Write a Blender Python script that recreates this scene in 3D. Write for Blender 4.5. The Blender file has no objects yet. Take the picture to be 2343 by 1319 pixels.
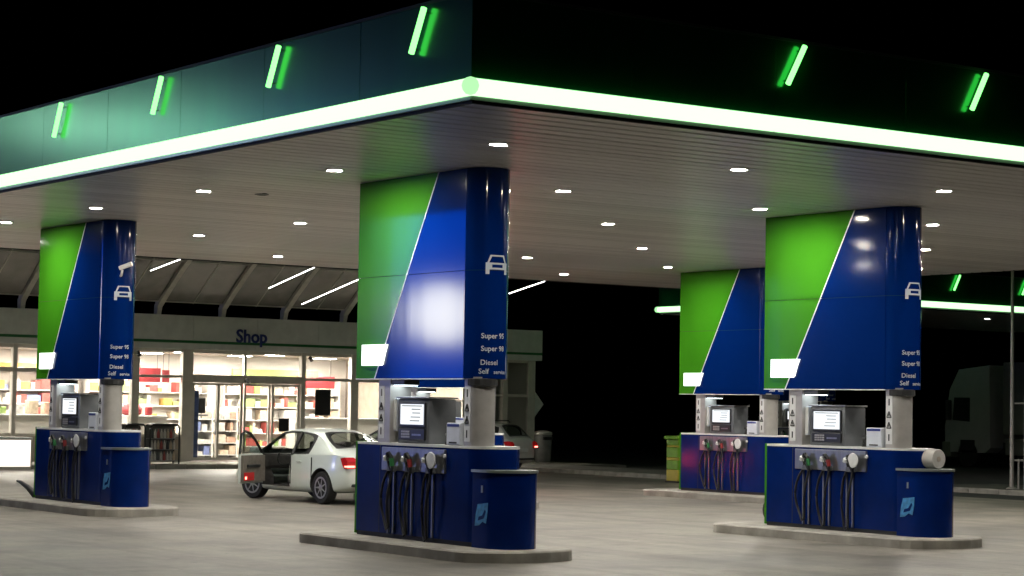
import bpy, bmesh, math, random
from mathutils import Vector, Matrix
R = math.radians
random.seed(7)
scene = bpy.context.scene

# ------------------------------------------------------------------ camera
cam_d = bpy.data.cameras.new('camera'); cam = bpy.data.objects.new('camera', cam_d)
scene.collection.objects.link(cam); scene.camera = cam
YAW, PITCH, ROLL = R(54.6437), R(3.213), R(0.9919)
fw = Vector((math.cos(PITCH)*math.cos(YAW), math.cos(PITCH)*math.sin(YAW), math.sin(PITCH)))
rt = Vector((math.sin(YAW), -math.cos(YAW), 0)); up = rt.cross(fw)
rt, up = rt*math.cos(ROLL)+up*math.sin(ROLL), up*math.cos(ROLL)-rt*math.sin(ROLL)
cam.matrix_world = Matrix(((rt.x, up.x, -fw.x, -12.0897), (rt.y, up.y, -fw.y, -17.823),
                           (rt.z, up.z, -fw.z, 1.9635), (0, 0, 0, 1)))
cam_d.sensor_width = 36; cam_d.lens = 36*4837.35/2343
cam_d.clip_start = 0.1; cam_d.clip_end = 2000
# ------------------------------------------------------------------ night sky
world = bpy.data.worlds.new('World'); scene.world = world; world.use_nodes = True
wn = world.node_tree.nodes; wl = world.node_tree.links
sky = wn.new('ShaderNodeTexSky'); sky.sky_type = 'NISHITA'; sky.sun_disc = False
sky.sun_elevation = R(-6); sky.sun_rotation = R(200)
bg = wn['Background']; bg.inputs['Strength'].default_value = 0.008
wl.new(sky.outputs['Color'], bg.inputs['Color'])
# ------------------------------------------------------------------ exposure, sampling
vs = scene.view_settings
vs.view_transform = 'Standard'; vs.look = 'None'; vs.gamma = 1; vs.exposure = 0.0; vs.use_curve_mapping = False
scene.render.engine = 'CYCLES'
cy = scene.cycles
cy.use_denoising = True; cy.max_bounces = 6; cy.diffuse_bounces = 3; cy.glossy_bounces = 4
cy.transparent_max_bounces = 12; cy.sample_clamp_indirect = 6; cy.caustics_reflective = False; cy.caustics_refractive = False
LAMP = 1000.0        # radiance of the round soffit downlights
SHOP = 215.0          # radiance of the shop's ceiling light panels

# ------------------------------------------------------------------ materials
MATS = {}
def mat(name, col, rough=.5, metal=0., spec=.5, coat=0., noise=0., nscale=8., bump=0., col2=None, emit=None, estr=0., detail=6., stretch=None, streak=0., crough=.1):
    if name in MATS: return MATS[name]
    m = bpy.data.materials.new(name); m.use_nodes = True; MATS[name] = m
    nt = m.node_tree; b = nt.nodes['Principled BSDF']
    b.inputs['Base Color'].default_value = (*col, 1); b.inputs['Roughness'].default_value = rough
    b.inputs['Metallic'].default_value = metal; b.inputs['Specular IOR Level'].default_value = spec
    b.inputs['Coat Weight'].default_value = coat; b.inputs['Coat Roughness'].default_value = crough
    if emit: b.inputs['Emission Color'].default_value = (*emit, 1); b.inputs['Emission Strength'].default_value = estr
    if noise or bump:
        tc = nt.nodes.new('ShaderNodeTexCoord'); mp = nt.nodes.new('ShaderNodeMapping')
        if stretch: mp.inputs['Scale'].default_value = stretch
        nz = nt.nodes.new('ShaderNodeTexNoise'); nz.inputs['Scale'].default_value = nscale; nz.inputs['Detail'].default_value = detail
        nt.links.new(tc.outputs['Object'], mp.inputs[0]); nt.links.new(mp.outputs[0], nz.inputs['Vector'])
        if noise:
            rp = nt.nodes.new('ShaderNodeValToRGB'); c2 = col2 or tuple(c*(1-noise) for c in col)
            rp.color_ramp.elements[0].position = .32; rp.color_ramp.elements[1].position = .68
            rp.color_ramp.elements[0].color = (*c2, 1); rp.color_ramp.elements[1].color = (*col, 1)
            nt.links.new(nz.outputs['Fac'], rp.inputs[0]); nt.links.new(rp.outputs[0], b.inputs['Base Color'])
        if bump:
            bp = nt.nodes.new('ShaderNodeBump'); bp.inputs['Strength'].default_value = bump; bp.inputs['Distance'].default_value = .02
            nt.links.new(nz.outputs['Fac'], bp.inputs['Height']); nt.links.new(bp.outputs[0], b.inputs['Normal'])
    if streak:
        tc = nt.nodes.new('ShaderNodeTexCoord'); mp = nt.nodes.new('ShaderNodeMapping'); mp.inputs['Scale'].default_value = (2.2, 2.2, .12)
        nz = nt.nodes.new('ShaderNodeTexNoise'); nz.inputs['Scale'].default_value = 1.6; nz.inputs['Detail'].default_value = 3
        bp = nt.nodes.new('ShaderNodeBump'); bp.inputs['Strength'].default_value = streak; bp.inputs['Distance'].default_value = .05
        nt.links.new(tc.outputs['Object'], mp.inputs[0]); nt.links.new(mp.outputs[0], nz.inputs['Vector']); nt.links.new(nz.outputs['Fac'], bp.inputs['Height']); nt.links.new(bp.outputs[0], b.inputs['Normal'])
    return m
def emis(name, col, s):
    if name in MATS: return MATS[name]
    m = bpy.data.materials.new(name); m.use_nodes = True; MATS[name] = m
    nt = m.node_tree; nt.nodes.remove(nt.nodes['Principled BSDF'])
    e = nt.nodes.new('ShaderNodeEmission'); e.inputs[0].default_value = (*col, 1); e.inputs[1].default_value = s
    nt.links.new(e.outputs[0], nt.nodes['Material Output'].inputs[0]); return m
def glass(name, tint=(1, 1, 1), refl=1.0):
    m = bpy.data.materials.new(name); m.use_nodes = True; MATS[name] = m
    nt = m.node_tree; nt.nodes.remove(nt.nodes['Principled BSDF'])
    t = nt.nodes.new('ShaderNodeBsdfTransparent'); t.inputs[0].default_value = (*tint, 1)
    g = nt.nodes.new('ShaderNodeBsdfGlossy'); g.inputs['Roughness'].default_value = .02
    f = nt.nodes.new('ShaderNodeFresnel'); f.inputs[0].default_value = 1.45
    mx = nt.nodes.new('ShaderNodeMixShader')
    ge = nt.nodes.new('ShaderNodeNewGeometry'); sb = nt.nodes.new('ShaderNodeMath'); sb.operation = 'SUBTRACT'; sb.use_clamp = True
    nt.links.new(f.outputs[0], sb.inputs[0]); nt.links.new(ge.outputs['Backfacing'], sb.inputs[1])
    nt.links.new(sb.outputs[0], mx.inputs[0]); nt.links.new(t.outputs[0], mx.inputs[1]); nt.links.new(g.outputs[0], mx.inputs[2])
    nt.links.new(mx.outputs[0], nt.nodes['Material Output'].inputs[0]); return m

def ground_mat(name, col, dark, rough):
    m = bpy.data.materials.new(name); m.use_nodes = True; MATS[name] = m
    nt = m.node_tree; b = nt.nodes['Principled BSDF']; L = nt.links.new
    geo = nt.nodes.new('ShaderNodeNewGeometry')
    def noise(sc, det, rgh=.6, st=None):
        n = nt.nodes.new('ShaderNodeTexNoise'); n.inputs['Scale'].default_value = sc; n.inputs['Detail'].default_value = det; n.inputs['Roughness'].default_value = rgh
        if st:
            mp = nt.nodes.new('ShaderNodeMapping'); mp.inputs['Scale'].default_value = st; L(geo.outputs['Position'], mp.inputs[0]); L(mp.outputs[0], n.inputs['Vector'])
        else: L(geo.outputs['Position'], n.inputs['Vector'])
        return n
    a = noise(.5, 7, .65, (.35, 1, 1)); c = noise(9, 6, .7); st = noise(.9, 6, .62)
    def ramp(src, p0, p1, c0, c1):
        r = nt.nodes.new('ShaderNodeValToRGB'); e = r.color_ramp.elements
        e[0].position, e[1].position, e[0].color, e[1].color = p0, p1, (*c0, 1), (*c1, 1); L(src, r.inputs[0]); return r
    big = ramp(a.outputs['Fac'], .35, .65, dark, col)
    fine = ramp(c.outputs['Fac'], .3, .7, (.8, .8, .8), (1.08, 1.08, 1.08))
    stain = ramp(st.outputs['Fac'], .32, .5, (.34, .33, .32), (1, 1, 1))
    spot = noise(3.2, 2, .5); oil = ramp(spot.outputs['Fac'], .24, .31, (.3, .29, .28), (1, 1, 1))
    track = noise(.55, 4, .55, (3.2, .1, 1)); trk = ramp(track.outputs['Fac'], .36, .52, (.66, .65, .64), (1, 1, 1))
    def mul(x, y, f=1):
        k = nt.nodes.new('ShaderNodeMixRGB'); k.blend_type = 'MULTIPLY'; k.inputs[0].default_value = f; L(x, k.inputs[1]); L(y, k.inputs[2]); return k.outputs[0]
    L(mul(mul(mul(mul(big.outputs[0], fine.outputs[0]), stain.outputs[0], .6), oil.outputs[0], .7), trk.outputs[0], .8), b.inputs['Base Color'])
    rr = nt.nodes.new('ShaderNodeMapRange'); rr.inputs[3].default_value = rough-.14; rr.inputs[4].default_value = rough+.12
    L(a.outputs['Fac'], rr.inputs[0]); L(rr.outputs[0], b.inputs['Roughness'])
    bp = nt.nodes.new('ShaderNodeBump'); bp.inputs['Strength'].default_value = .25; bp.inputs['Distance'].default_value = .01
    L(c.outputs['Fac'], bp.inputs['Height']); L(bp.outputs[0], b.inputs['Normal'])
    return m

M = {}
M['concrete'] = ground_mat('forecourt_concrete', (.27, .246, .205), (.115, .107, .092), .5)
M['asphalt'] = ground_mat('dark_asphalt', (.055, .055, .055), (.035, .035, .036), .7)
M['verge'] = ground_mat('verge_paving', (.2, .19, .17), (.13, .125, .11), .7)
M['kerb'] = mat('kerb_concrete', (.36, .34, .3), .8, noise=.4, nscale=3, bump=.3)
M['plank'] = mat('soffit_metal', (.74, .73, .71), .31, metal=.22, noise=.06, nscale=.9, stretch=(.25, 1, 1))
M['dark'] = mat('dark_backing', (.015, .016, .017), .6)
M['fascia'] = mat('fascia_green', (.004, .20, .055), .21, metal=.8, spec=.5, coat=.35, crough=.3, noise=.25, nscale=1.2, stretch=(1, 1, .15), streak=.05)
M['trim'] = mat('edge_trim_metal', (.34, .38, .36), .3, metal=.6, noise=.15, nscale=5)
M['band'] = emis('band_light', (.50, 1., .47), 2.0)
M['bandcap'] = emis('band_corner_light', (.42, 1., .4), 1.25)
M['tube'] = emis('neon_green', (.2, 1., .2), 3.1)
M['lamp'] = emis('downlight_lens', (1., .95, .86), LAMP)
M['ring'] = mat('lamp_ring', (.7, .7, .68), .35, metal=.4)
M['blue'] = mat('blue_cladding', (.0008, .016, .118), .085, spec=.25, noise=.12, nscale=.8, streak=.012)
M['green'] = mat('green_cladding', (.045, .225, .010), .085, spec=.25, noise=.1, nscale=.8, streak=.012)
M['bluecab'] = mat('blue_cabinet_paint', (.0006, .015, .125), .2, spec=.18, noise=.25, nscale=2.2)
M['white'] = mat('white_paint', (.75, .76, .75), .4, noise=.12, nscale=6)
M['edge'] = mat('white_edge_strip', (.85, .88, .86), .3)
M['post'] = mat('grey_post_metal', (.5, .48, .45), .34, metal=.35, noise=.2, nscale=4)
M['steel'] = mat('brushed_steel', (.36, .37, .38), .3, metal=.85, noise=.25, nscale=14, stretch=(1, 1, .1))
M['greymetal'] = mat('dark_grey_housing', (.16, .17, .18), .38, metal=.3, noise=.2, nscale=6)
M['black'] = mat('black_rubber', (.012, .012, .013), .45, noise=.3, nscale=9)
M['plastic'] = mat('black_plastic', (.02, .021, .022), .3)
M['screen'] = emis('screen_glow', (.93, .97, 1.), 1.15)
M['numlit'] = emis('number_panel_glow', (.95, 1., .95), 2.4)
M['underlit'] = emis('under_light_glow', (.82, .95, 1.), 9.)
M['print'] = mat('white_print', (.5, .53, .58), .45)
M['ink'] = mat('print_grey', (.25, .27, .3), .5)
M['inkblack'] = mat('print_black', (.02, .02, .02), .5)
M['yellow'] = mat('yellow_print', (.75, .55, .03), .5)
M['lightblue'] = mat('light_blue_print', (.06, .3, .62), .4, noise=.5, nscale=14)
M['wbox'] = mat('white_plastic_box', (.68, .72, .8), .35, noise=.1, nscale=8)
M['navytext'] = mat('navy_letters', (.01, .025, .2), .35)
M['wall'] = mat('shop_fascia_panel', (.8, .81, .78), .45, noise=.16, nscale=2.5)
M['shopgreen'] = mat('green_stripe', (.02, .16, .045), .4)
M['frame'] = mat('aluminium_frame', (.72, .68, .62), .4, metal=.1, noise=.12, nscale=5)
M['beige'] = mat('beige_wall', (.42, .36, .3), .7, noise=.2, nscale=4, bump=.15)
M['inwall'] = mat('interior_wall', (.8, .76, .72), .7, noise=.05, nscale=2)
M['infloor'] = mat('interior_floor_tile', (.55, .5, .46), .3, noise=.12, nscale=3)
M['shoplamp'] = emis('shop_ceiling_panel', (1., .89, .79), SHOP)
M['iceglow'] = emis('lit_box_panel', (1., .86, .74), 1.8)
M['glass'] = glass('window_glass', (.93, .96, .94))
M['roofglass'] = mat('roof_panel_glass', (.22, .215, .205), .3, coat=.3, noise=.3, nscale=2.5)
M['rib'] = mat('roof_rib_paint', (.66, .64, .6), .5, noise=.2, nscale=5)
M['red'] = mat('red_board', (.42, .05, .06), .45, noise=.15, nscale=5)
M['navy'] = mat('navy_board', (.015, .03, .09), .4, noise=.3, nscale=6)
M['carwhite'] = mat('white_car_paint', (.66, .72, .67), .28, coat=.7, noise=.05, nscale=3)
M['carsilver'] = mat('silver_car_paint', (.78, .78, .76), .25, metal=.1, coat=.7, noise=.05, nscale=3)
M['carglass'] = glass('car_glass', (.62, .66, .64))
M['tyre'] = mat('tyre_rubber', (.012, .012, .012), .7, noise=.4, nscale=20)
M['rim'] = mat('alloy_rim', (.5, .5, .5), .28, metal=.8, noise=.2, nscale=9)
M['interior'] = mat('car_interior', (.05, .045, .042), .7, noise=.4, nscale=12)
M['farlamp'] = emis('far_lamp_lens', (1., .95, .86), 90.)
M['taillight'] = mat('tail_lens', (.35, .01, .012), .15, emit=(1, .03, .03), estr=.08)
M['redlamp'] = emis('red_lamp', (1., .16, .12), 7.)
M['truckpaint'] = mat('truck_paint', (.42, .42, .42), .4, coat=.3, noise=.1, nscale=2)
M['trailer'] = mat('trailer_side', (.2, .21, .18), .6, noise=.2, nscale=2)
M['limegreen'] = mat('lime_bin', (.2, .42, .03), .45, noise=.3, nscale=5)
M['binyellow'] = mat('yellow_bin', (.55, .45, .06), .45, noise=.2, nscale=5)
M['bingrey'] = mat('grey_bin', (.2, .2, .19), .5, noise=.3, nscale=5)
M['signblue'] = emis('totem_blue_light', (.0, .09, 1.), 7.)
M['signwhite'] = emis('totem_white_light', (1., 1., 1.), 24.)
M['streetlamp'] = emis('street_lamp_lens', (.8, .95, 1.), 48.)

# ------------------------------------------------------------------ mesh helpers
COL = scene.collection
def new_obj(name, me, parent=None, loc=None, rot=None):
    o = bpy.data.objects.new(name, me); COL.objects.link(o)
    if parent is not None: o.parent = parent
    if loc is not None: o.location = loc
    if rot is not None: o.rotation_euler = rot
    return o
class B:
    """collects shapes, then links them as one mesh object"""
    def __init__(s): s.v = []; s.f = []; s.m = []; s.mi = 0
    def add(s, vs_, fs):
        n = len(s.v); s.v += [tuple(p) for p in vs_]
        for q in fs: s.f.append([i+n for i in q]); s.m.append(s.mi)
        return s
    def box(s, x0, x1, y0, y1, z0, z1):
        return s.add([(x0,y0,z0),(x1,y0,z0),(x1,y1,z0),(x0,y1,z0),(x0,y0,z1),(x1,y0,z1),(x1,y1,z1),(x0,y1,z1)],
                     [(0,3,2,1),(4,5,6,7),(0,1,5,4),(1,2,6,5),(2,3,7,6),(3,0,4,7)])
    def cbox(s, x0, x1, y0, y1, z0, z1, c=.01):
        """box with chamfered edges"""
        bm = bmesh.new(); bmesh.ops.create_cube(bm, size=1)
        for v in bm.verts: v.co = Vector(((x0+x1)/2+v.co.x*(x1-x0), (y0+y1)/2+v.co.y*(y1-y0), (z0+z1)/2+v.co.z*(z1-z0)))
        bmesh.ops.bevel(bm, geom=bm.edges[:], offset=min(c, .45*min(x1-x0, y1-y0, z1-z0)), segments=2, affect='EDGES', profile=.5)
        bm.verts.index_update(); s.add([v.co for v in bm.verts], [[v.index for v in f.verts] for f in bm.faces]); bm.free(); return s
    def prism(s, pts, axis, a, b):
        """polygon pts (u,v) extruded along axis from a to b"""
        def P(u, v, t): return {'x': (t, u, v), 'y': (u, t, v), 'z': (u, v, t)}[axis]
        n = len(pts)
        return s.add([P(u, v, a) for u, v in pts]+[P(u, v, b) for u, v in pts],
                     [list(range(n))[::-1], list(range(n, 2*n))]+[(i, (i+1) % n, n+(i+1) % n, n+i) for i in range(n)])
    def tube(s, path, r, n=8, caps=True):
        P = [Vector(p) for p in path]; ring = []; rr = r if isinstance(r, (list, tuple)) else [r]*len(P)
        for i, p in enumerate(P):
            t = (P[min(i+1, len(P)-1)]-P[max(i-1, 0)]).normalized()
            a = t.cross(Vector((0, 0, 1)));  a = a if a.length > .05 else t.cross(Vector((1, 0, 0)))
            a.normalize(); b = t.cross(a)
            ring += [p+(a*math.cos(2*math.pi*k/n)+b*math.sin(2*math.pi*k/n))*rr[i] for k in range(n)]
        fs = [(i*n+k, i*n+(k+1) % n, (i+1)*n+(k+1) % n, (i+1)*n+k) for i in range(len(P)-1) for k in range(n)]
        if caps: fs += [list(range(n))[::-1], list(range((len(P)-1)*n, len(P)*n))]
        return s.add(ring, fs)
    def lathe(s, prof, c=(0, 0, 0), n=16, axis='z', caps=True):
        vs_ = []
        for r, h in prof:
            for k in range(n):
                a = 2*math.pi*k/n; u, v = r*math.cos(a), r*math.sin(a)
                p = {'z': (u, v, h), 'x': (h, u, v), 'y': (u, h, v)}[axis]; vs_.append((c[0]+p[0], c[1]+p[1], c[2]+p[2]))
        fs = [(i*n+k, i*n+(k+1) % n, (i+1)*n+(k+1) % n, (i+1)*n+k) for i in range(len(prof)-1) for k in range(n)]
        if caps: fs += [list(range(n))[::-1], list(range((len(prof)-1)*n, len(prof)*n))]
        return s.add(vs_, fs)
    def mesh(s, name, mats, smooth=None):
        me = bpy.data.meshes.new(name); me.from_pydata(s.v, [], s.f); me.validate()
        for m in (mats if isinstance(mats, (list, tuple)) else [mats]): me.materials.append(m)
        if len(me.polygons) == len(s.m): me.polygons.foreach_set('material_index', s.m)
        bm = bmesh.new(); bm.from_mesh(me); bmesh.ops.recalc_face_normals(bm, faces=bm.faces[:]); bm.to_mesh(me); bm.free()
        if smooth:
            me.polygons.foreach_set('use_smooth', [True]*len(me.polygons)); me.set_sharp_from_angle(angle=R(smooth))
        return me
    def build(s, name, mats, parent=None, loc=None, rot=None, smooth=None):
        return new_obj(name, s.mesh(name, mats, smooth), parent, loc, rot)
def tag(o, label=None, cat=None, group=None, kind=None):
    if label: o['label'] = label
    if cat: o['category'] = cat
    if group: o['group'] = group
    if kind: o['kind'] = kind
    return o
def empty(name, loc=(0, 0, 0), rz=0, label=None, cat=None, group=None):
    o = bpy.data.objects.new(name, None); COL.objects.link(o); o.location = loc; o.rotation_euler = (0, 0, rz); o.empty_display_size = .2
    return tag(o, label, cat, group)
KIDS = {}
def copy_tree(o, parent=None):
    c = o.copy(); COL.objects.link(c); c.parent = parent
    for ch in o.children: copy_tree(ch, c)
    return c
def place(proto, used, loc, label, group, rz=0):
    o = proto if not used else copy_tree(proto)
    o.location = loc; o.rotation_euler = (0, 0, rz); o['label'] = label; o['group'] = group
    return o
def text_mesh(txt, size, bold=.0, align='LEFT', shear=0.):
    cu = bpy.data.curves.new('text', 'FONT'); cu.body = txt; cu.size = size; cu.offset = bold; cu.align_x = align; cu.shear = shear; cu.resolution_u = 3
    ob = bpy.data.objects.new('text', cu); COL.objects.link(ob)
    dg = bpy.context.evaluated_depsgraph_get()
    me = bpy.data.meshes.new_from_object(ob.evaluated_get(dg)); bpy.data.objects.remove(ob); bpy.data.curves.remove(cu)
    me.materials.clear()
    return me
def stadium(w, y0, y1, n=14, rear_round=.0):
    """plan outline: flat side x=0 from y1 down to y0, half-round nose below y0, flat side x=w"""
    r = w/2; pts = [(0, y1), (0, y0)]
    pts += [(r-r*math.cos(math.pi*k/n), y0-r*math.sin(math.pi*k/n)) for k in range(1, n)]
    return pts+[(w, y0), (w, y1)]

# ================================================================== SETTING
tag(B().box(-300, 500, -300, 600, -1, 0).build('ground', M['asphalt']), kind='structure')
tag(B().box(-60, 26, -60, 45, -.5, .004).build('forecourt', M['concrete']), kind='structure')
v = B().box(26.16, 29.3, 24.5, 60, -.3, .115); tag(v.build('verge', M['verge']), kind='structure')
def kerb_run(x0, x1, y0, y1, n, along):
    k = empty('kerb', (x0, y0, 0)); tag(k, kind='structure')
    step = ((y1-y0) if along == 'y' else (x1-x0))/n
    me = (B().cbox(0, x1-x0, 0, step-.012, -.2, .13, .025) if along == 'y' else B().cbox(0, step-.012, 0, y1-y0, -.2, .13, .025)).mesh('kerb_stone', M['kerb'])
    for i in range(n): new_obj('kerb_stone', me, k, ((0, i*step, 0) if along == 'y' else (i*step, 0, 0)))
    return k
kerb_run(26, 26.16, 24.5, 44.5, 20, 'y')
kerb_run(28.2, 28.36, 10, 21, 11, 'y')
tag(B().box(28.36, 31.5, 10, 21, -.3, .118).build('pavement', M['verge']), kind='structure')
# shop pavement
tag(B().box(4, 30.6, 37.76, 52, -.3, .138).build('shop_pavement', M['concrete']), kind='structure')
kerb_run(4, 30.6, 37.6, 37.76, 27, 'x').name = 'pavement_kerb'

# ================================================================== CANOPY
ZS, ZB0, ZB1, ZF = 5.076, 5.147, 5.326, 6.205
CX, CY = 23.1, 24.3
def canopy(name, ox, oy, lx, ly, label, planks=True, seg=2.15):
    root = empty(name, (ox, oy, 0), 0, label, 'canopy')
    B().box(.1, lx-.1, .1, ly-.1, ZS+.05, ZF-.12).build('roof_deck', M['dark'], root)
    if planks:
        pitch = .3; n = int((ly-.16)/pitch)
        pl = [M['plank'], mat('soffit_metal_b', (.68, .67, .65), .29, metal=.22, noise=.06, nscale=.9, stretch=(.25, 1, 1)), mat('soffit_metal_c', (.80, .79, .77), .33, metal=.22, noise=.06, nscale=.9, stretch=(.25, 1, 1))]
        me = B().prism([(.0, 0), (.215, 0), (.228, .014), (.228, .03), (-.012, .03), (-.012, .014)], 'x', .09, lx-.09).mesh('soffit_plank', pl[0])
        mes = [me, me.copy(), me.copy()]; mes[1].materials[0] = pl[1]; mes[2].materials[0] = pl[2]
        for i in range(n): new_obj('soffit_plank', random.choice(mes), root, (0, .1+i*pitch, ZS+random.uniform(0, .004)))
    else:
        B().box(.1, lx-.1, .1, ly-.1, ZS, ZS+.04).build('soffit', M['plank'], root)
    # edge trims and fascia boards, one set per side
    def side(axis, length, fixed, sgn):
        n = max(1, round(length/seg)); st = length/n
        def bb(u0, u1, d0, d1, z0, z1):    # d = distance outwards from the wall plane
            a, b = sorted((fixed+sgn*d0, fixed+sgn*d1))
            return (a, b, u0, u1, z0, z1) if axis == 'y' else (u0, u1, a, b, z0, z1)
        me_f = B().cbox(*bb(.002, st-.002, -.06, 0, ZB1+.004, ZF), .003).mesh('fascia_board', M['fascia'])
        prof = [(fixed+sgn*(.012+.085*math.sin(math.pi*k/8)), (ZB0+ZB1)/2-.0885*math.cos(math.pi*k/8)) for k in range(9)]
        prof += [(fixed-sgn*.03, ZB1), (fixed-sgn*.03, ZB0)]
        me_b = B().prism(prof, 'y' if axis == 'y' else 'x', .012, st-.012).mesh('light_band', M['band'], 40)
        for i in range(n):
            off = (0, i*st, 0) if axis == 'y' else (i*st, 0, 0)
            new_obj('fascia_board', me_f, root, off); new_obj('light_band', me_b, root, off)
        B().box(*bb(.03, length-.03, -.05, -.012, ZS+.028, ZB0-.003)).build('edge_trim', M['trim'], root)
        B().box(*bb(.05, length-.05, -.09, -.052, ZS-.004, ZB0+.02)).build('drip_edge', M['dark'], root)
        B().box(*bb(-.005, length+.005, -.1, .008, ZF+.001, ZF+.035)).build('roof_capping', M['dark'], root)
    side('y', ly, 0, -1); side('x', lx, 0, -1); side('y', ly, lx, 1); side('x', lx, ly, 1)
    for (x, y) in ((0, 0), (lx, 0), (0, ly), (lx, ly)):
        sx, sy = (1 if x else -1), (1 if y else -1)
        B().lathe([(.01, -.094), (.05, -.08), (.08, -.045), (.092, 0), (.08, .045), (.05, .08), (.01, .094)],
                  (x+sx*.03, y+sy*.03, (ZB0+ZB1)/2), 14).build('corner_cap', M['bandcap'], root, smooth=60)
    return root
canopy('canopy', 0, 0, CX, CY, 'large flat canopy with green lit edge band over the near fuel pumps')
canopy('far_canopy', 32.1, 26.4, 17.2, 9.7, 'smaller far canopy with green lit edge band behind the right hand pump', planks=False)

# round soffit downlights on a regular grid
ORD = ['first', 'second', 'third', 'fourth', 'fifth', 'sixth']
def downlight(x, y, label, group, lens=None):
    o = empty('ceiling_light', (x, y, ZS), 0, label, 'ceiling light', group)
    new_obj('housing', ME_RING, o); new_obj('lens', lens or ME_LENS, o)
    return o
ME_RING = B().lathe([(.138, .02), (.142, -.004), (.132, -.012), (.108, -.013), (.098, -.004), (.098, .02)], n=20, caps=False).mesh('housing', M['ring'], 40)
ME_LENS = B().lathe([(.097, .0), (.097, -.006), (.06, -.012)], n=16).mesh('lens', M['lamp'])
ME_FAR = ME_LENS.copy(); ME_FAR.materials[0] = M['farlamp']
for i in range(6):
    for j in range(6):
        downlight(2.2+3.8*i, 2.65+3.8*j, f'round ceiling light, {ORD[i]} row from left fascia, {ORD[j]} back from front right fascia', 'round ceiling lights under the near canopy')
for i in range(3):
    downlight(35.+5*i, 29.0, f'{ORD[i]} small ceiling light from the left under the far canopy', 'ceiling lights under the far canopy', ME_FAR)

vt = empty('ceiling_vent', (3.09, 10.09, ZS), 0, 'small dark oval vent in the soffit near the left fascia', 'vent')
B().lathe([(.1, .01), (.11, -.008), (.08, -.014)], n=16).build('rim', M['greymetal'], vt)
B().lathe([(.078, -.01), (.07, -.016)], n=16).build('grille', M['dark'], vt)

# slanted neon tubes standing off the fascia
def neon(axis, a, fixed, label, group, s=1):
    o = empty('neon_tube', (fixed, a, 5.93) if axis == 'y' else (a, fixed, 5.93), 0, label, 'neon light', group)
    d = (-.12 if axis == 'y' else .13)*s
    P = (lambda t, z: (-.07, d*t, z)) if axis == 'y' else (lambda t, z: (d*t, -.07, z))
    B().tube([P(-1, -.235), P(-.98, -.23), P(.98, .23), P(1, .235)], [.018, .033, .033, .018], 10).build('tube', M['tube'], o, smooth=60)
    for t in (-.8, .8):
        q = P(t, .23*t); w = (.02, q[1], q[2]) if axis == 'y' else (q[0], .02, q[2])
        B().tube([(w[0], w[1], w[2]), q], .008, 6).build('bracket', M['dark'], o)
    return o
for k, y in enumerate((.93, 4.07, 7.18, 10.38)):
    neon('y', y, 0, f'slanted green neon tube on left fascia, {ORD[k]} from the canopy corner', 'neon tubes on the left fascia')
for k, x in enumerate((4.45, 7.5)):
    neon('x', x, 0, f'slanted green neon tube on right fascia, {("nearer to", "farther from")[k]} the canopy corner', 'neon tubes on the right fascia')
for k, x in enumerate((35.7, 38.75, 41.8)):
    neon('x', x, 26.4, f'small slanted neon tube on the far canopy, {ORD[k]} from its left', 'neon tubes on the far canopy')

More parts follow.
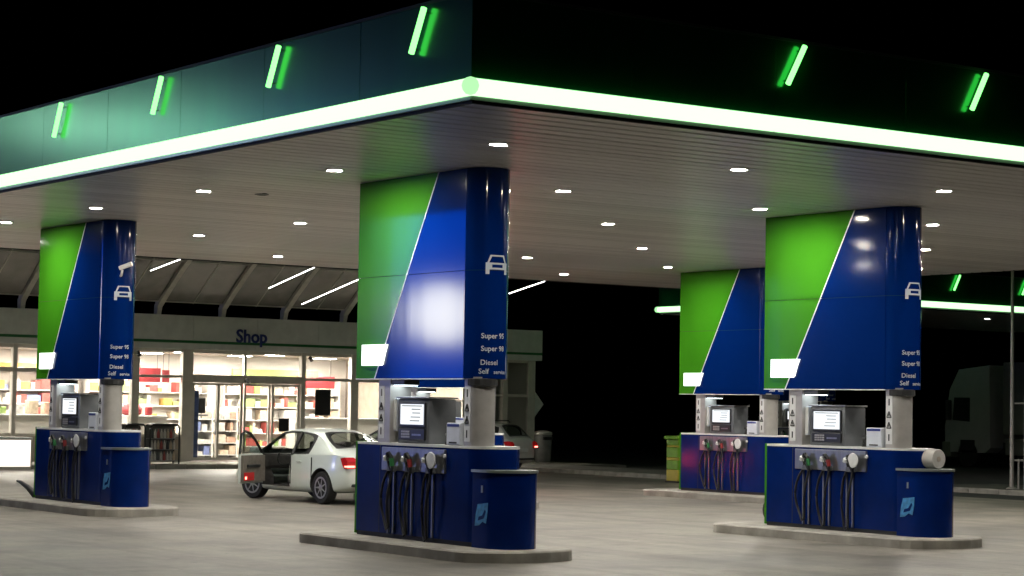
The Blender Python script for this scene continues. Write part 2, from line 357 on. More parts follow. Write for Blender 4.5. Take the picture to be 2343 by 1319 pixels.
# ================================================================== PILLAR CLADDING (one prototype, copied)
LP, ZPB, WP = 2.687, 2.322, .62
D1, D2 = .667, 2.19
ZJ = 3.73
def make_pillar():
    root = empty('canopy_pillar', (0, 0, 0), 0, 'x', 'pillar')
    core = [(x*.94+.02, y) for x, y in stadium(WP, .0, LP-.02)]
    B().prism([(.02, LP-.02), (.02, 0)]+[(WP/2-(WP/2-.02)*math.cos(math.pi*k/10), -(WP/2-.02)*math.sin(math.pi*k/10)) for k in range(1, 10)]+[(WP-.02, 0), (WP-.02, LP-.02)],
              'z', ZPB+.012, ZS-.002).build('core', M['dark'], root)
    dg = lambda z: D2+(D1-D2)*(z-ZPB)/(ZS-ZPB)
    g = .004
    for z0, z1 in ((ZPB, ZJ-g), (ZJ+g, ZS-.004)):
        for side in (0, 1):
            a, b = (0, .018) if side == 0 else (WP-.018, WP)
            gp = B().prism([(LP, z0), (LP, z1), (dg(z1)+.012, z1), (dg(z0)+.012, z0)], 'x', a, b).build('green_panel', M['green'], root)
            bp = B().prism([(dg(z0)-.012, z0), (dg(z1)-.012, z1), (g, z1), (g, z0)], 'x', a, b).build('blue_panel', M['blue'], root)
        # half-round nose shell
        n = 18; r = WP/2
        out = [(r-r*math.cos(math.pi*k/n), -g-r*math.sin(math.pi*k/n)) for k in range(n+1)]
        inn = [(r-(r-.016)*math.cos(math.pi*k/n), -g-(r-.016)*math.sin(math.pi*k/n)) for k in range(n+1)]
        B().prism(out+inn[::-1], 'z', z0, z1).build('nose_panel', M['blue'], root, smooth=35)
        B().cbox(.02, WP-.02, LP-.018, LP+.004, z0, z1, .003).build('end_panel', M['green'], root)
    for side in (0, 1):
        a, b = (-.003, .018) if side == 0 else (WP-.018, WP+.003)
        B().prism([(dg(ZPB)+.011, ZPB), (dg(ZS-.004)+.011, ZS-.004), (dg(ZS-.004)-.011, ZS-.004), (dg(ZPB)-.011, ZPB)], 'x', a, b).build('edge_strip', M['edge'], root)
    B().box(-.006, .03, .0, LP, ZPB-.014, ZPB-.001).build('bottom_trim', M['edge'], root)
    # lit number panel
    p = B().prism([(2.50, 2.50), (2.50, 2.79), (1.845, 2.79), (1.90, 2.68), (1.96, 2.52), (1.99, 2.50)], 'x', -.03, -.004).build('number_panel', M['numlit'], root)
    # two posts with warning strips
    for i, (y0, y1, w) in enumerate(((-.16, .02, .36), (1.84, 2.14, .34))):
        x0 = .04; r = w/2
        if i == 0: prof = [(x0, .02), (x0, -.13)]+[(x0+r-r*math.cos(math.pi*k/12), -.13-r*.8*math.sin(math.pi*k/12)) for k in range(1, 12)]+[(x0+w, -.13), (x0+w, .02)]
        else: prof = [(x0, y1), (x0, y0), (x0+w, y0), (x0+w, y1)]
        pst = B().prism(prof, 'z', 1.40, ZPB+.02).build('post', M['post'], root, smooth=30)
        ys = -.055 if i == 0 else 2.05
        st = B().box(x0-.006, x0-.001, ys-.065, ys+.065, 1.5, 2.22).build('warning_strip', M['white'], pst)
        for z in (1.74, 1.90):
            t = B()
            for (ya, za), (yb, zb) in (((-.045, 0), (.045, 0)), ((.045, 0), (0, .09)), ((0, .09), (-.045, 0))):
                t.tube([(x0-.009, ys+ya, z+za), (x0-.009, ys+yb, z+zb)], .009, 4)
            t.tube([(x0-.009, ys, z+.018), (x0-.009, ys, z+.055)], .01, 4)
            t.build('warning_triangle', M['inkblack'], pst)
        for z in (1.55, 2.08): B().box(x0-.01, x0-.0062, ys-.012, ys+.012, z, z+.1).build('warning_mark', M['inkblack'], pst)
    B().lathe([(.16, 0), (.2, .02), (.2, .1), (.16, .11)], (.22, -.13, ZPB-.108), 16).build('post_collar', M['dark'], root)
    # small light tucked under the cladding beside the rear post
    u = B().cbox(.05, .3, 1.5, 1.82, ZPB-.09, ZPB-.015, .01).build('under_light', M['greymetal'], root)
    B().box(.07, .28, 1.52, 1.80, ZPB-.098, ZPB-.091).build('lens', M['underlit'], u)
    # car pictogram and fuel names wrapped round the nose
    r = WP/2
    def wrap(p, th0, dz, push=.004):
        th = th0+p[0]/r; rr = r+push
        return (r-rr*math.cos(th), -.004-rr*math.sin(th), p[1]+dz)
    def plate(pts, th0, dz, b):
        """flat outline made of small quads so it follows the curve"""
        b.add([wrap(p, th0, dz) for p in pts], [list(range(len(pts)))])
    b = B(); th0 = R(57)
    def rect(x0, x1, z0, z1, n=4):
        for k in range(n):
            a, c = x0+(x1-x0)*k/n, x0+(x1-x0)*(k+1)/n; plate([(a, z0), (c, z0), (c, z1), (a, z1)], th0, 3.68, b)
    rect(0, .33, .06, .085); rect(0, .33, .125, .15, 4); rect(0, .085, .085, .125, 2); rect(.245, .33, .085, .125, 2)
    rect(.0, .05, .0, .06, 1); rect(.28, .33, .0, .06, 1)
    for s in (0, 1):
        q = [(.02, .15), (.045, .15), (.085, .235), (.06, .25)]; q = [(x if not s else .33-x, z) for x, z in q]; plate(q, th0, 3.68, b)
    rect(.06, .27, .23, .25, 3)
    b.build('car_pictogram', M['print'], root)
    for txt, z, th, size in (('Super 95', 2.845, 49, .105), ('Super 98', 2.68, 49, .105), ('Diesel', 2.50, 48, .105), ('Self', 2.385, 44, .105), ('service', 2.385, 81, .08)):
        me = text_mesh(txt, size*.9, .0012)
        for v in me.vertices: v.co = wrap((v.co.x, v.co.y), R(th), z)
        me.materials.append(M['print']); new_obj('lettering', me, root)
    return root

# ================================================================== FUEL DISPENSER (one prototype, copied)
LC, ZC0, ZC1, WC = 2.784, .15, 1.444, .74
YC = -.135
def make_dispenser():
    root = empty('fuel_dispenser', (0, 0, 0), 0, 'x', 'fuel pump')
    B().prism(stadium(WC, YC, LC+YC-.05), 'z', ZC0+.06, ZC1-.035).build('cabinet', M['bluecab'], root, smooth=30)
    B().prism([(x*.96+.015, y) for x, y in stadium(WC, YC, LC+YC-.05)], 'z', ZC0-.02, ZC0+.06).build('plinth', M['dark'], root, smooth=30)
    B().prism([(x*1.01-.004, y) for x, y in stadium(WC, YC, LC+YC-.05)], 'z', ZC1-.033, ZC1).build('top_plate', M['white'], root, smooth=30)
    B().cbox(-.004, WC+.004, LC+YC-.048, LC+YC, ZC0+.02, ZC1+.004, .008).build('end_panel', M['green'], root)
    for yv in (.66, 2.0):  # door joints
        B().box(-.0025, .01, yv-.006, yv+.006, ZC0+.07, ZC1-.04).build('door_joint', M['dark'], root)
    # nozzle bay
    pl = B().cbox(-.03, .02, .36, 1.92, 1.07, ZC1-.06, .008).build('nozzle_plate', M['steel'], root)
    for k, yn in enumerate((1.62, 1.17, .66)):
        nz = B()
        # holster
        nz.cbox(-.085, -.028, yn-.10, yn+.08, 1.06, 1.14, .01)
        nz.build('holster', M['greymetal'], root)
        n = B()
        n.tube([(-.06, yn+.05, 1.12), (-.10, yn+.02, 1.24), (-.115, yn-.005, 1.31)], [.02, .03, .034], 8)             # spout into body
        n.tube([(-.115, yn-.005, 1.31), (-.10, yn-.06, 1.25), (-.095, yn-.08, 1.12), (-.10, yn-.085, 1.05)], [.034, .03, .026, .024], 8)  # grip
        n.tube([(-.135, yn+.01, 1.30), (-.16, yn-.06, 1.19), (-.13, yn-.085, 1.08)], .009, 6)                        # trigger guard
        n = n.build('nozzle', M['plastic'], root, smooth=50)
        B().tube([(-.1, yn+.045, 1.215), (-.112, yn+.03, 1.265)], [.058, .05], 10).build('splash_guard', M['white'], n, smooth=40)
        B().tube([(-.099, yn-.066, 1.235), (-.0955, yn-.08, 1.13)], [.034, .031], 8).build('grip_sleeve', (mat('sleeve_green', (.03, .2, .06), .5), mat('sleeve_red', (.3, .03, .03), .5), mat('sleeve_black', (.03, .03, .03), .5))[k], n, smooth=40)
        if k == 2: B().lathe([(.03, -.012), (.105, -.01), (.115, 0), (.105, .012), (.03, .014)], (-.135, yn-.13, 1.24), 14, 'x').build('hang_tag', M['white'], n)
        # hose: down from the grip, loop near the floor and back up to the cabinet
        sg = (.13, .10, .06)[k]; lo = (.30, .24, .20)[k]
        hz = [(-.10, yn-.085, 1.05)]+[(-.09-.05*math.sin(math.pi*t/9), yn-.085+.09*t/9, 1.05-(1.02-lo)*t/9) for t in range(1, 9)]
        hz += [(-.075, yn+.03, lo), (-.07, yn+.08, lo-.03), (-.06, yn+.13, lo+.04)]+[(-.05, yn+.135+sg*math.sin(math.pi*t/8), lo+.04+(1.0-lo)*t/8) for t in range(1, 8)]+[(-.04, yn+.11, 1.06)]
        B().tube(hz, .019, 7).build('hose', M['black'], root, smooth=60)
        for dy in (-.012, .115):
            B().box(-.028, -.001, yn+dy-.012, yn+dy+.012, .22, 1.065).build('hose_rail', M['steel'], root)
    B().lathe([(.025, 0), (.03, .02), (.012, .03)], (-.06, .33, 1.30), 8, 'x').build('button', M['white'], root)
    # display head
    h = B().cbox(.09, .53, .93, 1.72, ZC1-.002, 2.05, .025).build('display_head', M['greymetal'], root, smooth=30)
    B().cbox(.068, .092, 1.0, 1.64, 1.665, 2.0, .008).build('bezel', M['plastic'], h)
    sc = B().box(.060, .067, 1.03, 1.60, 1.70, 1.975).build('screen', M['screen'], h)
    for z, a, c in ((1.945, 1.06, 1.56), (1.90, 1.10, 1.32), (1.85, 1.10, 1.30), (1.795, 1.10, 1.34), (1.745, 1.12, 1.36)):
        B().box(.0565, .0595, a, c, z, z+.012).build('screen_text', M['ink'], h)
    B().cbox(.062, .092, 1.0, 1.64, 1.49, 1.645, .01).build('card_reader', M['plastic'], h)
    B().box(.055, .0615, 1.08, 1.3, 1.55, 1.575).build('card_slot', M['steel'], h)
    for r_ in range(3):
        for c_ in range(4): B().box(.052, .0615, 1.36+c_*.055, 1.40+c_*.055, 1.52+r_*.035, 1.545+r_*.035).build('key', M['post'], h)
    B().cbox(.07, .55, .91, 1.74, 2.052, 2.075, .008).build('head_cap', M['steel'], h)
    # towel box by the front post and lit terminal by the rear post
    t = B().cbox(.03, .27, .1, .42, ZC1+.002, 1.74, .015).build('towel_box', M['wbox'], root)
    B().box(.0265, .0295, .12, .40, 1.69, 1.725).build('label_band', M['navytext'], t)
    B().box(.0265, .0295, .17, .35, 1.47, 1.49).build('paper_slot', M['dark'], t)
    t = B().cbox(.1, .24, 1.755, 1.835, 1.6, 2.05, .01).build('terminal', M['wbox'], root)
    B().box(.096, .0995, 1.76, 1.83, 1.62, 2.03).build('notice', M['white'], t)
    B().tube([(.2, .62, ZC1), (.2, .62, 1.58), (.22, .60, 1.62)], [.05, .05, .03], 10).build('bucket_squeegee', M['plastic'], root)
    return root

# blue half-round service cabinet at the end of each pump
def make_cabinet():
    root = empty('service_cabinet', (0, 0, 0), 0, 'x', 'cabinet')
    w = .72
    B().prism(stadium(w, -.56, -.26, 16), 'z', .15, 1.115).build('body', M['bluecab'], root, smooth=30)
    B().prism([(x*1.06-.025, y-.015) for x, y in stadium(w, -.56, -.24, 16)], 'z', 1.117, 1.15).build('lid', M['trim'], root, smooth=30)
    B().prism([(x*.97+.012, y) for x, y in stadium(w, -.56, -.27, 16)], 'z', .13, .15).build('base', M['dark'], root)
    # light blue sticker: a tilted drop-shaped mark with a darker cut
    s = B().prism([(-.33, .43), (-.35, .58), (-.39, .71), (-.50, .72), (-.62, .735), (-.61, .60), (-.58, .47), (-.50, .49), (-.42, .44)], 'x', -.005, -.001).build('sticker', M['lightblue'], root)
    B().prism([(-.40, .50), (-.42, .55), (-.50, .57), (-.56, .65), (-.58, .62), (-.53, .53)], 'x', -.008, -.0055).build('sticker_mark', M['blue'], s)
    B().box(-.012, -.001, -.50, -.47, .86, .95).build('lock', M['trim'], root)
    return root

# raised island with rounded ends
def make_island():
    pts = []
    x0, x1, y0, y1 = -.52, 1.24, -1.2, 3.62; r = .86; xm = (x0+x1)/2
    pts += [(x0, y1-.4), (x0, y0+.55)]
    pts += [(xm-r*1.02*math.cos(math.pi*k/12), y0+.55-.55*math.sin(math.pi*k/12)) for k in range(1, 12)]
    pts += [(x1, y0+.55), (x1, y1-.4)]
    pts += [(xm+r*1.02*math.cos(math.pi*k/12), y1-.4+.4*math.sin(math.pi*k/12)) for k in range(1, 12)]
    def inset(p, d): cx_, cy_ = xm, (y0+y1)/2; return (cx_+(p[0]-cx_)*(1-d/.88), cy_+(p[1]-cy_)*(1-d/2.41))
    b = B(); n = len(pts)
    rings = [(0, -.05), (0, .125), (.02, .145), (.16, .15)]
    for d, z in rings: b.v += [(*inset(p, d), z) for p in pts]
    for i in range(len(rings)-1):
        for k in range(n): b.f.append([i*n+k, i*n+(k+1) % n, (i+1)*n+(k+1) % n, (i+1)*n+k]); b.m.append(0)
    b.f.append([3*n+k for k in range(n)]); b.m.append(0)
    o = b.build('pump_island', M['kerb'], None); tag(o, 'x', 'kerb island'); return o

PUMPS = [((3.35, 5.0), 'front centre', 'nearest the camera'),
         ((10.89, 4.84), 'front right', 'at right, before the truck'),
         ((3.25, 16.11), 'far left', 'at left, before the shop'),
         ((18.82, 16.43), 'rear right', 'behind the right front one'),
         ((11.0, 16.2), 'hidden middle', 'half hidden beyond the nearest one'),
         ((37.0, 33.6), 'most distant', 'under the far canopy')]
pil, dis, cab, isl = make_pillar(), make_dispenser(), make_cabinet(), make_island()
protos = [(p, copy_tree(p)) for p in ()]
for i, ((x, y), _, where) in enumerate(PUMPS):
    place(pil, i > 0, (x, y, 0), f'green and blue canopy pillar {where}', 'green and blue pillars')
    place(dis, i > 0, (x, y, 0), f'blue fuel pump with hoses and lit screen {where}', 'blue fuel pumps')
    place(isl, i > 0, (x, y, 0), f'low concrete pump island {where}', 'pump islands')
    if i < 4: place(cab, i > 0, (x, y, 0), f'low blue half round cabinet on the island {where}', 'half round service cabinets')

# ================================================================== SHOP
YS = 40.2; ZG = .14
shop = empty('shop_building', (18, YS, 0), 0, 'shop building with glazed front, grey sign fascia and curved dark glass roof', 'building')
def sp(b, name, m, parent=None, smooth=None):      # world coordinates -> part of the shop
    o = b.build(name, m, None, smooth=smooth); o.parent = parent or shop
    o.matrix_parent_inverse = Matrix.Identity(4)
    o.location = (-18, -YS, 0) if parent is None else (0, 0, 0)
    return o
X0, X1 = 4.0, 30.05
# sign fascia in boards, green stripe and soffit lip
for i in range(12):
    a = 4.0+i*2.186; sp(B().cbox(a+.004, a+2.182, YS-.22, YS+.2, 3.80, 4.55, .006), 'fascia_board', M['wall'])
    sp(B().cbox(a+.004, a+2.182, YS-.215, YS+.2, 3.53, 3.715, .006), 'fascia_lower_board', M['wall'])
sp(B().box(4, 30.23, YS-.225, YS+.2, 3.72, 3.795), 'green_stripe', M['shopgreen'])
sp(B().box(4, 30.2, YS+.2, YS+8, 3.6, 4.5), 'roof_slab', M['dark'])
me = text_mesh('Shop', .62, .012); me.materials.append(M['navytext'])
bm = bmesh.new(); bm.from_mesh(me)
ext = bmesh.ops.extrude_face_region(bm, geom=bm.faces[:]); bmesh.ops.translate(bm, verts=[g for g in ext['geom'] if isinstance(g, bmesh.types.BMVert)], vec=(0, 0, .04))
bm.to_mesh(me); bm.free()
o = new_obj('shop_lettering', me, shop, (18.56-18, -.225, 3.80), (R(90), 0, 0)); o.scale = (.87, .9, 1)
# room
sp(B().box(X0, X1, YS-.1, YS+7.8, .10, .15), 'interior_floor', M['infloor'])
sp(B().box(X0, X1, YS+7.6, YS+7.8, .15, 3.6), 'back_wall', M['inwall'])
sp(B().box(X1-.16, X1, YS+.12, YS+7.6, .15, 3.6), 'side_wall', M['inwall'])
sp(B().box(X0, X0+.15, YS+.1, YS+7.6, .15, 3.6), 'side_wall', M['inwall'])
sp(B().box(X0, X1, YS+.1, YS+7.6, 3.56, 3.6), 'interior_ceiling', M['inwall'])
# the right end bay is a dim back room behind a partition
sp(B().box(27.2, 27.32, YS+.14, YS+7.6, .15, 3.56), 'partition', M['beige'])
# posts of the front
for x, w in ((4.0, .3), (7.6, .22), (11.46, .14), (15.2, .24), (16.86, .36), (20.98, .16), (22.8, .28), (24.9, .2), (27.1, .3), (28.72, .2), (29.75, .3)):
    sp(B().cbox(x, x+w, YS-.09, YS+.1, ZG, 3.53, .01), 'front_post', M['frame'])
# rails
def rail(x0, x1, z0, z1, nm='front_rail', d=.06): sp(B().cbox(x0, x1, YS-d, YS+d, z0, z1, .006), nm, M['frame'])
for a, b_ in ((4.3, 7.6), (7.82, 11.46), (11.6, 15.2)): rail(a, b_, 2.72, 2.86); rail(a, b_, 3.42, 3.53); rail(a, b_, .88, .96)
for a, b_ in ((15.44, 16.86),): rail(a, b_, 2.66, 2.74); rail(a, b_, 3.44, 3.53); rail(a, b_, .88, .96)
rail(17.22, 20.98, 2.54, 2.78, 'door_header', .1); rail(17.22, 20.98, 3.43, 3.53)
for a, b_ in ((21.14, 22.8), (23.08, 24.9), (25.1, 27.1)): rail(a, b_, 2.66, 2.76); rail(a, b_, 3.44, 3.53); rail(a, b_, .4, .48)
for a, b_ in ((27.4, 28.72), (28.92, 29.75)): rail(a, b_, 2.3, 2.38); rail(a, b_, 3.44, 3.53); rail(a, b_, .9, 1.0)
sp(B().cbox(18.97, 19.06, YS-.05, YS+.05, 2.78, 3.43, .005), 'transom_bar', M['frame'])
# low walls under the side windows
for a, b_ in ((4.3, 7.6), (7.82, 11.46), (11.6, 15.2), (15.44, 16.86)): sp(B().box(a, b_, YS-.05, YS+.05, ZG, .88), 'low_wall', M['beige'])
for a, b_ in ((27.4, 28.72), (28.92, 29.75)): sp(B().box(a, b_, YS-.05, YS+.05, ZG, .9), 'low_wall', M['frame'])
for a, b_ in ((21.14, 22.8), (23.08, 24.9), (25.1, 27.1)): sp(B().box(a, b_, YS-.05, YS+.05, ZG, .4), 'low_wall', M['frame'])
# panes
def pane(x0, x1, z0, z1): sp(B().box(x0, x1, YS-.008, YS+.008, z0, z1), 'window_pane', M['glass'])
for a, b_ in ((4.3, 7.6), (7.82, 11.46), (11.6, 15.2)): pane(a, b_, .96, 2.72); pane(a, b_, 2.86, 3.42)
pane(15.44, 16.86, .96, 2.66); pane(15.44, 16.86, 2.74, 3.44)
pane(17.22, 18.97, 2.78, 3.43); pane(19.06, 20.98, 2.78, 3.43)
for a, b_ in ((21.14, 22.8), (23.08, 24.9), (25.1, 27.1)): pane(a, b_, .48, 2.66); pane(a, b_, 2.76, 3.44)
for a, b_ in ((27.4, 28.72), (28.92, 29.75)): pane(a, b_, 1.0, 2.3); pane(a, b_, 2.38, 3.44)
# sliding doors: four leaves, the middle two partly slid open behind the outer ones
for k, (x0, x1, dy) in enumerate(((17.24, 18.16, 0), (18.10, 19.0, .09), (19.05, 19.98, .09), (19.98, 20.96, 0))):
    d = sp(B().box(x0, x0+.07, YS-.03+dy, YS+.03+dy, .16, 2.53).box(x1-.07, x1, YS-.03+dy, YS+.03+dy, .16, 2.53).box(x0+.07, x1-.07, YS-.03+dy, YS+.03+dy, 2.46, 2.53).box(x0+.07, x1-.07, YS-.03+dy, YS+.03+dy, .16, .26), 'sliding_door', M['frame'])
    sp(B().box(x0+.07, x1-.07, YS-.008+dy, YS+.008+dy, .26, 2.46), 'door_pane', M['glass'], d)
    sp(B().cbox(x1-.14, x1-.11, YS-.07+dy, YS-.035+dy, .95, 1.35, .008), 'door_handle', M['steel'], d)
# ceiling panel lights
for i in range(7):
    for j in range(3):
        if 5.2+i*3.3 > 26.8: continue
        o = empty('shop_ceiling_light', (5.4+i*3.3, YS+.55+j*2.6, 3.55), 0, f'square ceiling light inside the shop, {ORD[i]} from left, {ORD[j]} row from the windows' if i < 6 else f'square ceiling light inside the shop, last at right, {ORD[j]} row from the windows', 'ceiling light', 'ceiling lights inside the shop')
        B().box(-.34, .34, -.34, .34, -.035, 0).build('frame', M['white'], o)
        B().box(-.3, .3, -.3, .3, -.04, -.036).build('diffuser', M['shoplamp'], o)
# wall lamps of the front (small black spots over the doors)
for i, (x, z) in enumerate(((15.3, 3.36), (18.98, 2.62), (21.2, 3.36), (23.25, 3.36))):
    o = empty('wall_spot', (x, YS-.1, z), 0, f'small black spot fitting on the shop front, {ORD[i]} from left', 'spot light', 'black spot fittings on the shop front')
    B().tube([(0, 0, .0), (0, -.12, .02)], .02, 6).build('arm', M['plastic'], o)
    B().tube([(0, -.1, .05), (.02, -.2, -.06)], [.05, .065], 10).build('head', M['plastic'], o)

# curved glass roof: ribs and panels from the shop fascia up towards the canopy
def arc(t): a = R(30+58*t); return (YS-.05-9.0*(math.sin(a)-math.sin(R(30)))*.98, 4.75+0.0+5.6*(math.cos(R(30))-math.cos(a))*.98)
def arcp(t):
    # rises at about 37 degrees from the fascia and flattens towards the canopy
    y = YS-t*8.5; z = 4.72+.78*(t*8.5)-.040*(t*8.5)**2; return y, z
RX = [9.5+2.16*i for i in range(7)]
NS = 10
for x in RX:
    b = B(); P = [arcp(k/NS) for k in range(NS+1)]
    w = .085; vs_ = []
    for (y, z) in P: vs_ += [(x-w, y, z-.11), (x+w, y, z-.11), (x+w, y, z+.1), (x-w, y, z+.1)]
    fs = [(4*k+i, 4*k+(i+1) % 4, 4*k+4+(i+1) % 4, 4*k+4+i) for k in range(NS) for i in range(4)]+[(0, 3, 2, 1), (4*NS, 4*NS+1, 4*NS+2, 4*NS+3)]
    b.add(vs_, fs); sp(b, 'roof_rib', M['rib'], smooth=30)
    sp(B().prism([(YS+.05, 4.5), (YS-.16, 4.5), (YS-.3, 4.95), (YS-.05, 4.95)], 'x', x-.07, x+.07), 'rib_foot', M['rib'])
for i in range(len(RX)-1):
    for h in range(2):
        xa = RX[i]+(.1 if h == 0 else 1.09); xb = RX[i]+(1.07 if h == 0 else 2.06)
        for s in range(5):
            t0, t1 = .035+s*.193, .035+(s+1)*.193-.004
            P = [arcp(t0+(t1-t0)*k/3) for k in range(4)]; vs_ = []
            for (y, z) in P: vs_ += [(xa, y, z), (xb, y, z), (xb, y, z+.03), (xa, y, z+.03)]
            fs = [(4*k+q, 4*k+(q+1) % 4, 4*k+4+(q+1) % 4, 4*k+4+q) for k in range(3) for q in range(4)]+[(0, 3, 2, 1), (12, 13, 14, 15)]
            sp(B().add(vs_, fs), 'roof_panel', M['roofglass'], smooth=30)
    for t in (.035, .228, .421, .614):
        y, z = arcp(t); sp(B().box(RX[i]+.09, RX[i+1]-.09, y-.02, y+.02, z-.03, z+.005), 'roof_purlin', M['rib'])
    sp(B().tube([(RX[i]+1.08, arcp(.03+.1*k)[0], arcp(.03+.1*k)[1]-.005) for k in range(10)], .02, 5), 'glazing_bar', M['rib'])

# thin light bars hung between canopy edge and shop
for k, (x, y0, z0, y1, z1) in enumerate(((13.05, 32.4, 5.76, 34.57, 5.48), (17.23, 32.0, 5.9, 35.54, 5.23), (18.68, 31.7, 5.7, 36.17, 4.85), (25.11, 32.3, 5.82, 34.75, 5.41))):
    o = empty('light_bar', (x, y0, z0), 0, f'thin slanted white light bar below the curved roof, {ORD[k]} from left', 'light bar', 'thin light bars before the shop')
    k2 = 4.5/(y1-y0)  # upper stretch of the bar is out of view, added to light the shop fascia
    B().tube([(0, -4.5, -k2*(z1-z0)), (0, y1-y0, z1-z0)], .009, 6).build('tube', emis('light_bar_glow', (1, .98, .92), 14.), o)
    B().tube([(0, .3, .0), (0, .3, 2.2)], .006, 5).build('hanger', M['dark'], o)

# ------------------------------------------------------------------ things in and before the shop
PAL = [(.5, .09, .08), (.7, .56, .42), (.2, .25, .5), (.78, .75, .72), (.7, .4, .1), (.36, .5, .16), (.7, .62, .52), (.42, .32, .58), (.75, .48, .36)]
GOODS = [mat(f'goods_{i}', c, .5, noise=.3, nscale=9) for i, c in enumerate(PAL)]
def shelf_unit(x0, x1, y0, y1, zs_, top, label, pal, hmax=.3):
    o = empty('shelf_unit', ((x0+x1)/2, (y0+y1)/2, .15), 0, label, 'shelf', 'shelves inside the shop')
    w, d = (x1-x0)/2, (y1-y0)/2
    B().box(-w, w, d-.03, d, 0, top).build('back_panel', M['inwall'], o)
    for s in (-1, 1): B().box(s*w-.02, s*w+.02, -d, d, 0, top).build('side_panel', M['inwall'], o)
    for z in zs_:
        B().box(-w+.021, w-.021, -d, d-.031, z-.03, z).build('shelf_board', M['white'], o)
        x = -w+.04
        while x < w-.2:
            ww = random.choice((.1, .14, .22, .34, .5)); hh = random.uniform(.35, 1)*hmax
            if random.random() < .14: x += ww; continue
            B().box(x, x+ww*.92, -d+.03+random.uniform(0, .06), d-.06, z+.001, z+hh).build('goods', GOODS[random.choice(pal)], o); x += ww
    return o
shelf_unit(18.3, 19.2, 42.6, 43.1, (.12, .5, .88, 1.26), 1.6, 'low white shelf seen through the left sliding door, purple and white packs', [2, 3, 7, 6])
shelf_unit(19.35, 20.4, 43.2, 43.7, (.12, .5, .88, 1.26), 1.62, 'low white shelf of pink packs behind the middle sliding doors', [1, 8, 3, 6])
shelf_unit(17.3, 18.1, 44.8, 45.2, (.12, .5, .9, 1.3), 1.7, 'orange toned shelf behind the tall navy display', [4, 8, 1])
shelf_unit(17.0, 21.4, 47.2, 47.7, (.3, .75, 1.2, 1.65, 2.1), 2.6, 'tall wall shelf at the back of the shop, behind the doors', [0, 1, 4, 5, 3, 8], .38)
shelf_unit(22.0, 26.6, 47.2, 47.7, (.3, .75, 1.2, 1.65, 2.1), 2.6, 'tall wall shelf at the back of the shop, right of the doors', [3, 5, 1, 0, 6], .38)
shelf_unit(12.0, 16.6, 47.2, 47.7, (.3, .75, 1.2, 1.65, 2.1), 2.6, 'tall wall shelf at the back of the shop, left of the doors', [4, 3, 1, 0, 6, 2], .38)
shelf_unit(7.0, 11.6, 44.2, 44.7, (.3, .75, 1.2, 1.65), 2.2, 'shelf of bright packs at the left edge of the shop window', [0, 2, 4, 3, 5], .38)
# counter in the left windows with goods on it
def counter(x0, x1, y, label):
    o = empty('shop_counter', ((x0+x1)/2, y, .15), 0, label, 'counter')
    w = (x1-x0)/2
    B().cbox(-w, w, -.3, .3, 0, 1.3, .01).build('front', M['inwall'], o)
    B().cbox(-w-.02, w+.02, -.34, .34, 1.302, 1.35, .01).build('worktop', M['white'], o)
    return o
counter(7.5, 15.0, 41.3, 'long white counter behind the left shop windows')
counter(15.5, 16.8, 41.3, 'short white counter behind the window beside the bottle racks')
counter(21.3, 24.6, 41.3, 'white counter behind the window right of the doors')
def prop(name, b, m, label, cat, group=None, smooth=None): return tag(b.build(name, m, smooth=smooth), label, cat, group)
for k, cn in enumerate(('deep red', 'sand coloured', 'blue', 'off-white', 'orange', 'green', 'cream', 'mauve', 'salmon')):
    x = 10.4+((k*4) % 9)*.5; h = .16+.05*((k*5) % 6)
    tag(B().cbox(x, x+.3+.02*(k % 4), 41.15, 41.45, 1.502, 1.502+h, .02).build('goods_box', GOODS[k]), f'{cn} pack on the counter behind the left shop windows', 'box', 'packs on the left window counter')
# big red food bag, smaller red pack
prop('red_bag', B().lathe([(.2, 0), (.3, .05), (.31, .2), (.26, .32), (.1, .38)], (15.78, 41.3, 1.502), 14), M['red'], 'round red bag on the counter beside the bottle racks', 'bag', smooth=60)
prop('red_pack', B().cbox(16.25, 16.42, 41.2, 41.4, 1.502, 1.77, .03), M['red'], 'small red pack right of the round red bag', 'box')
# red sign boards hung inside
for k, (x0, x1, z0, z1, t) in enumerate(((15.5, 16.55, 2.52, 2.95, 'above the bottle racks'), (21.3, 22.7, 2.44, 2.82, 'right of the doors'), (16.62, 16.85, 2.52, 2.9, 'narrow piece beside the wide door post'))):
    o = empty('red_sign', ((x0+x1)/2, 41.0, z0), 0, f'red hanging sign board {t}', 'sign', 'red sign boards inside the shop'); w = (x1-x0)/2
    B().cbox(-w, w, -.03, .03, 0, z1-z0, .006).build('board', M['red'], o)
    for s in (-1, 1): B().tube([(s*w*.8, 0, z1-z0), (s*w*.8, 0, 3.55-z0)], .006, 5).build('hanger', M['dark'], o)
# orange light box strip on back wall, green strip
prop('orange_sign', B().cbox(12.6, 16.9, 47.0, 47.1, 2.86, 3.1, .01), GOODS[4], 'long orange strip sign above the back wall shelf', 'sign')
prop('green_sign', B().cbox(22.2, 25.6, 47.0, 47.1, 2.86, 3.1, .01), GOODS[5], 'long green strip sign at the back of the shop', 'sign')
# black posters
for nm, (x0, x1, z0, z1), y, lb in (('black_poster', (21.52, 22.08, 1.6, 2.38), YS-.03, 'black portrait poster on the window right of the doors'), ('small_black_poster', (20.22, 20.58, 1.08, 1.46), YS-.06, 'small dark notice on the right sliding door')):
    o = empty(nm, ((x0+x1)/2, y, z0), 0, lb, 'poster'); w = (x1-x0)/2; h = z1-z0
    B().box(-w, w, -.012, 0, 0, h).build('sheet', M['plastic'], o)
    [B().box(-w-.01, w+.01, -.02, -.013, q, q+.02).build('clip_rail', M['steel'], o) for q in (h, -.02)]
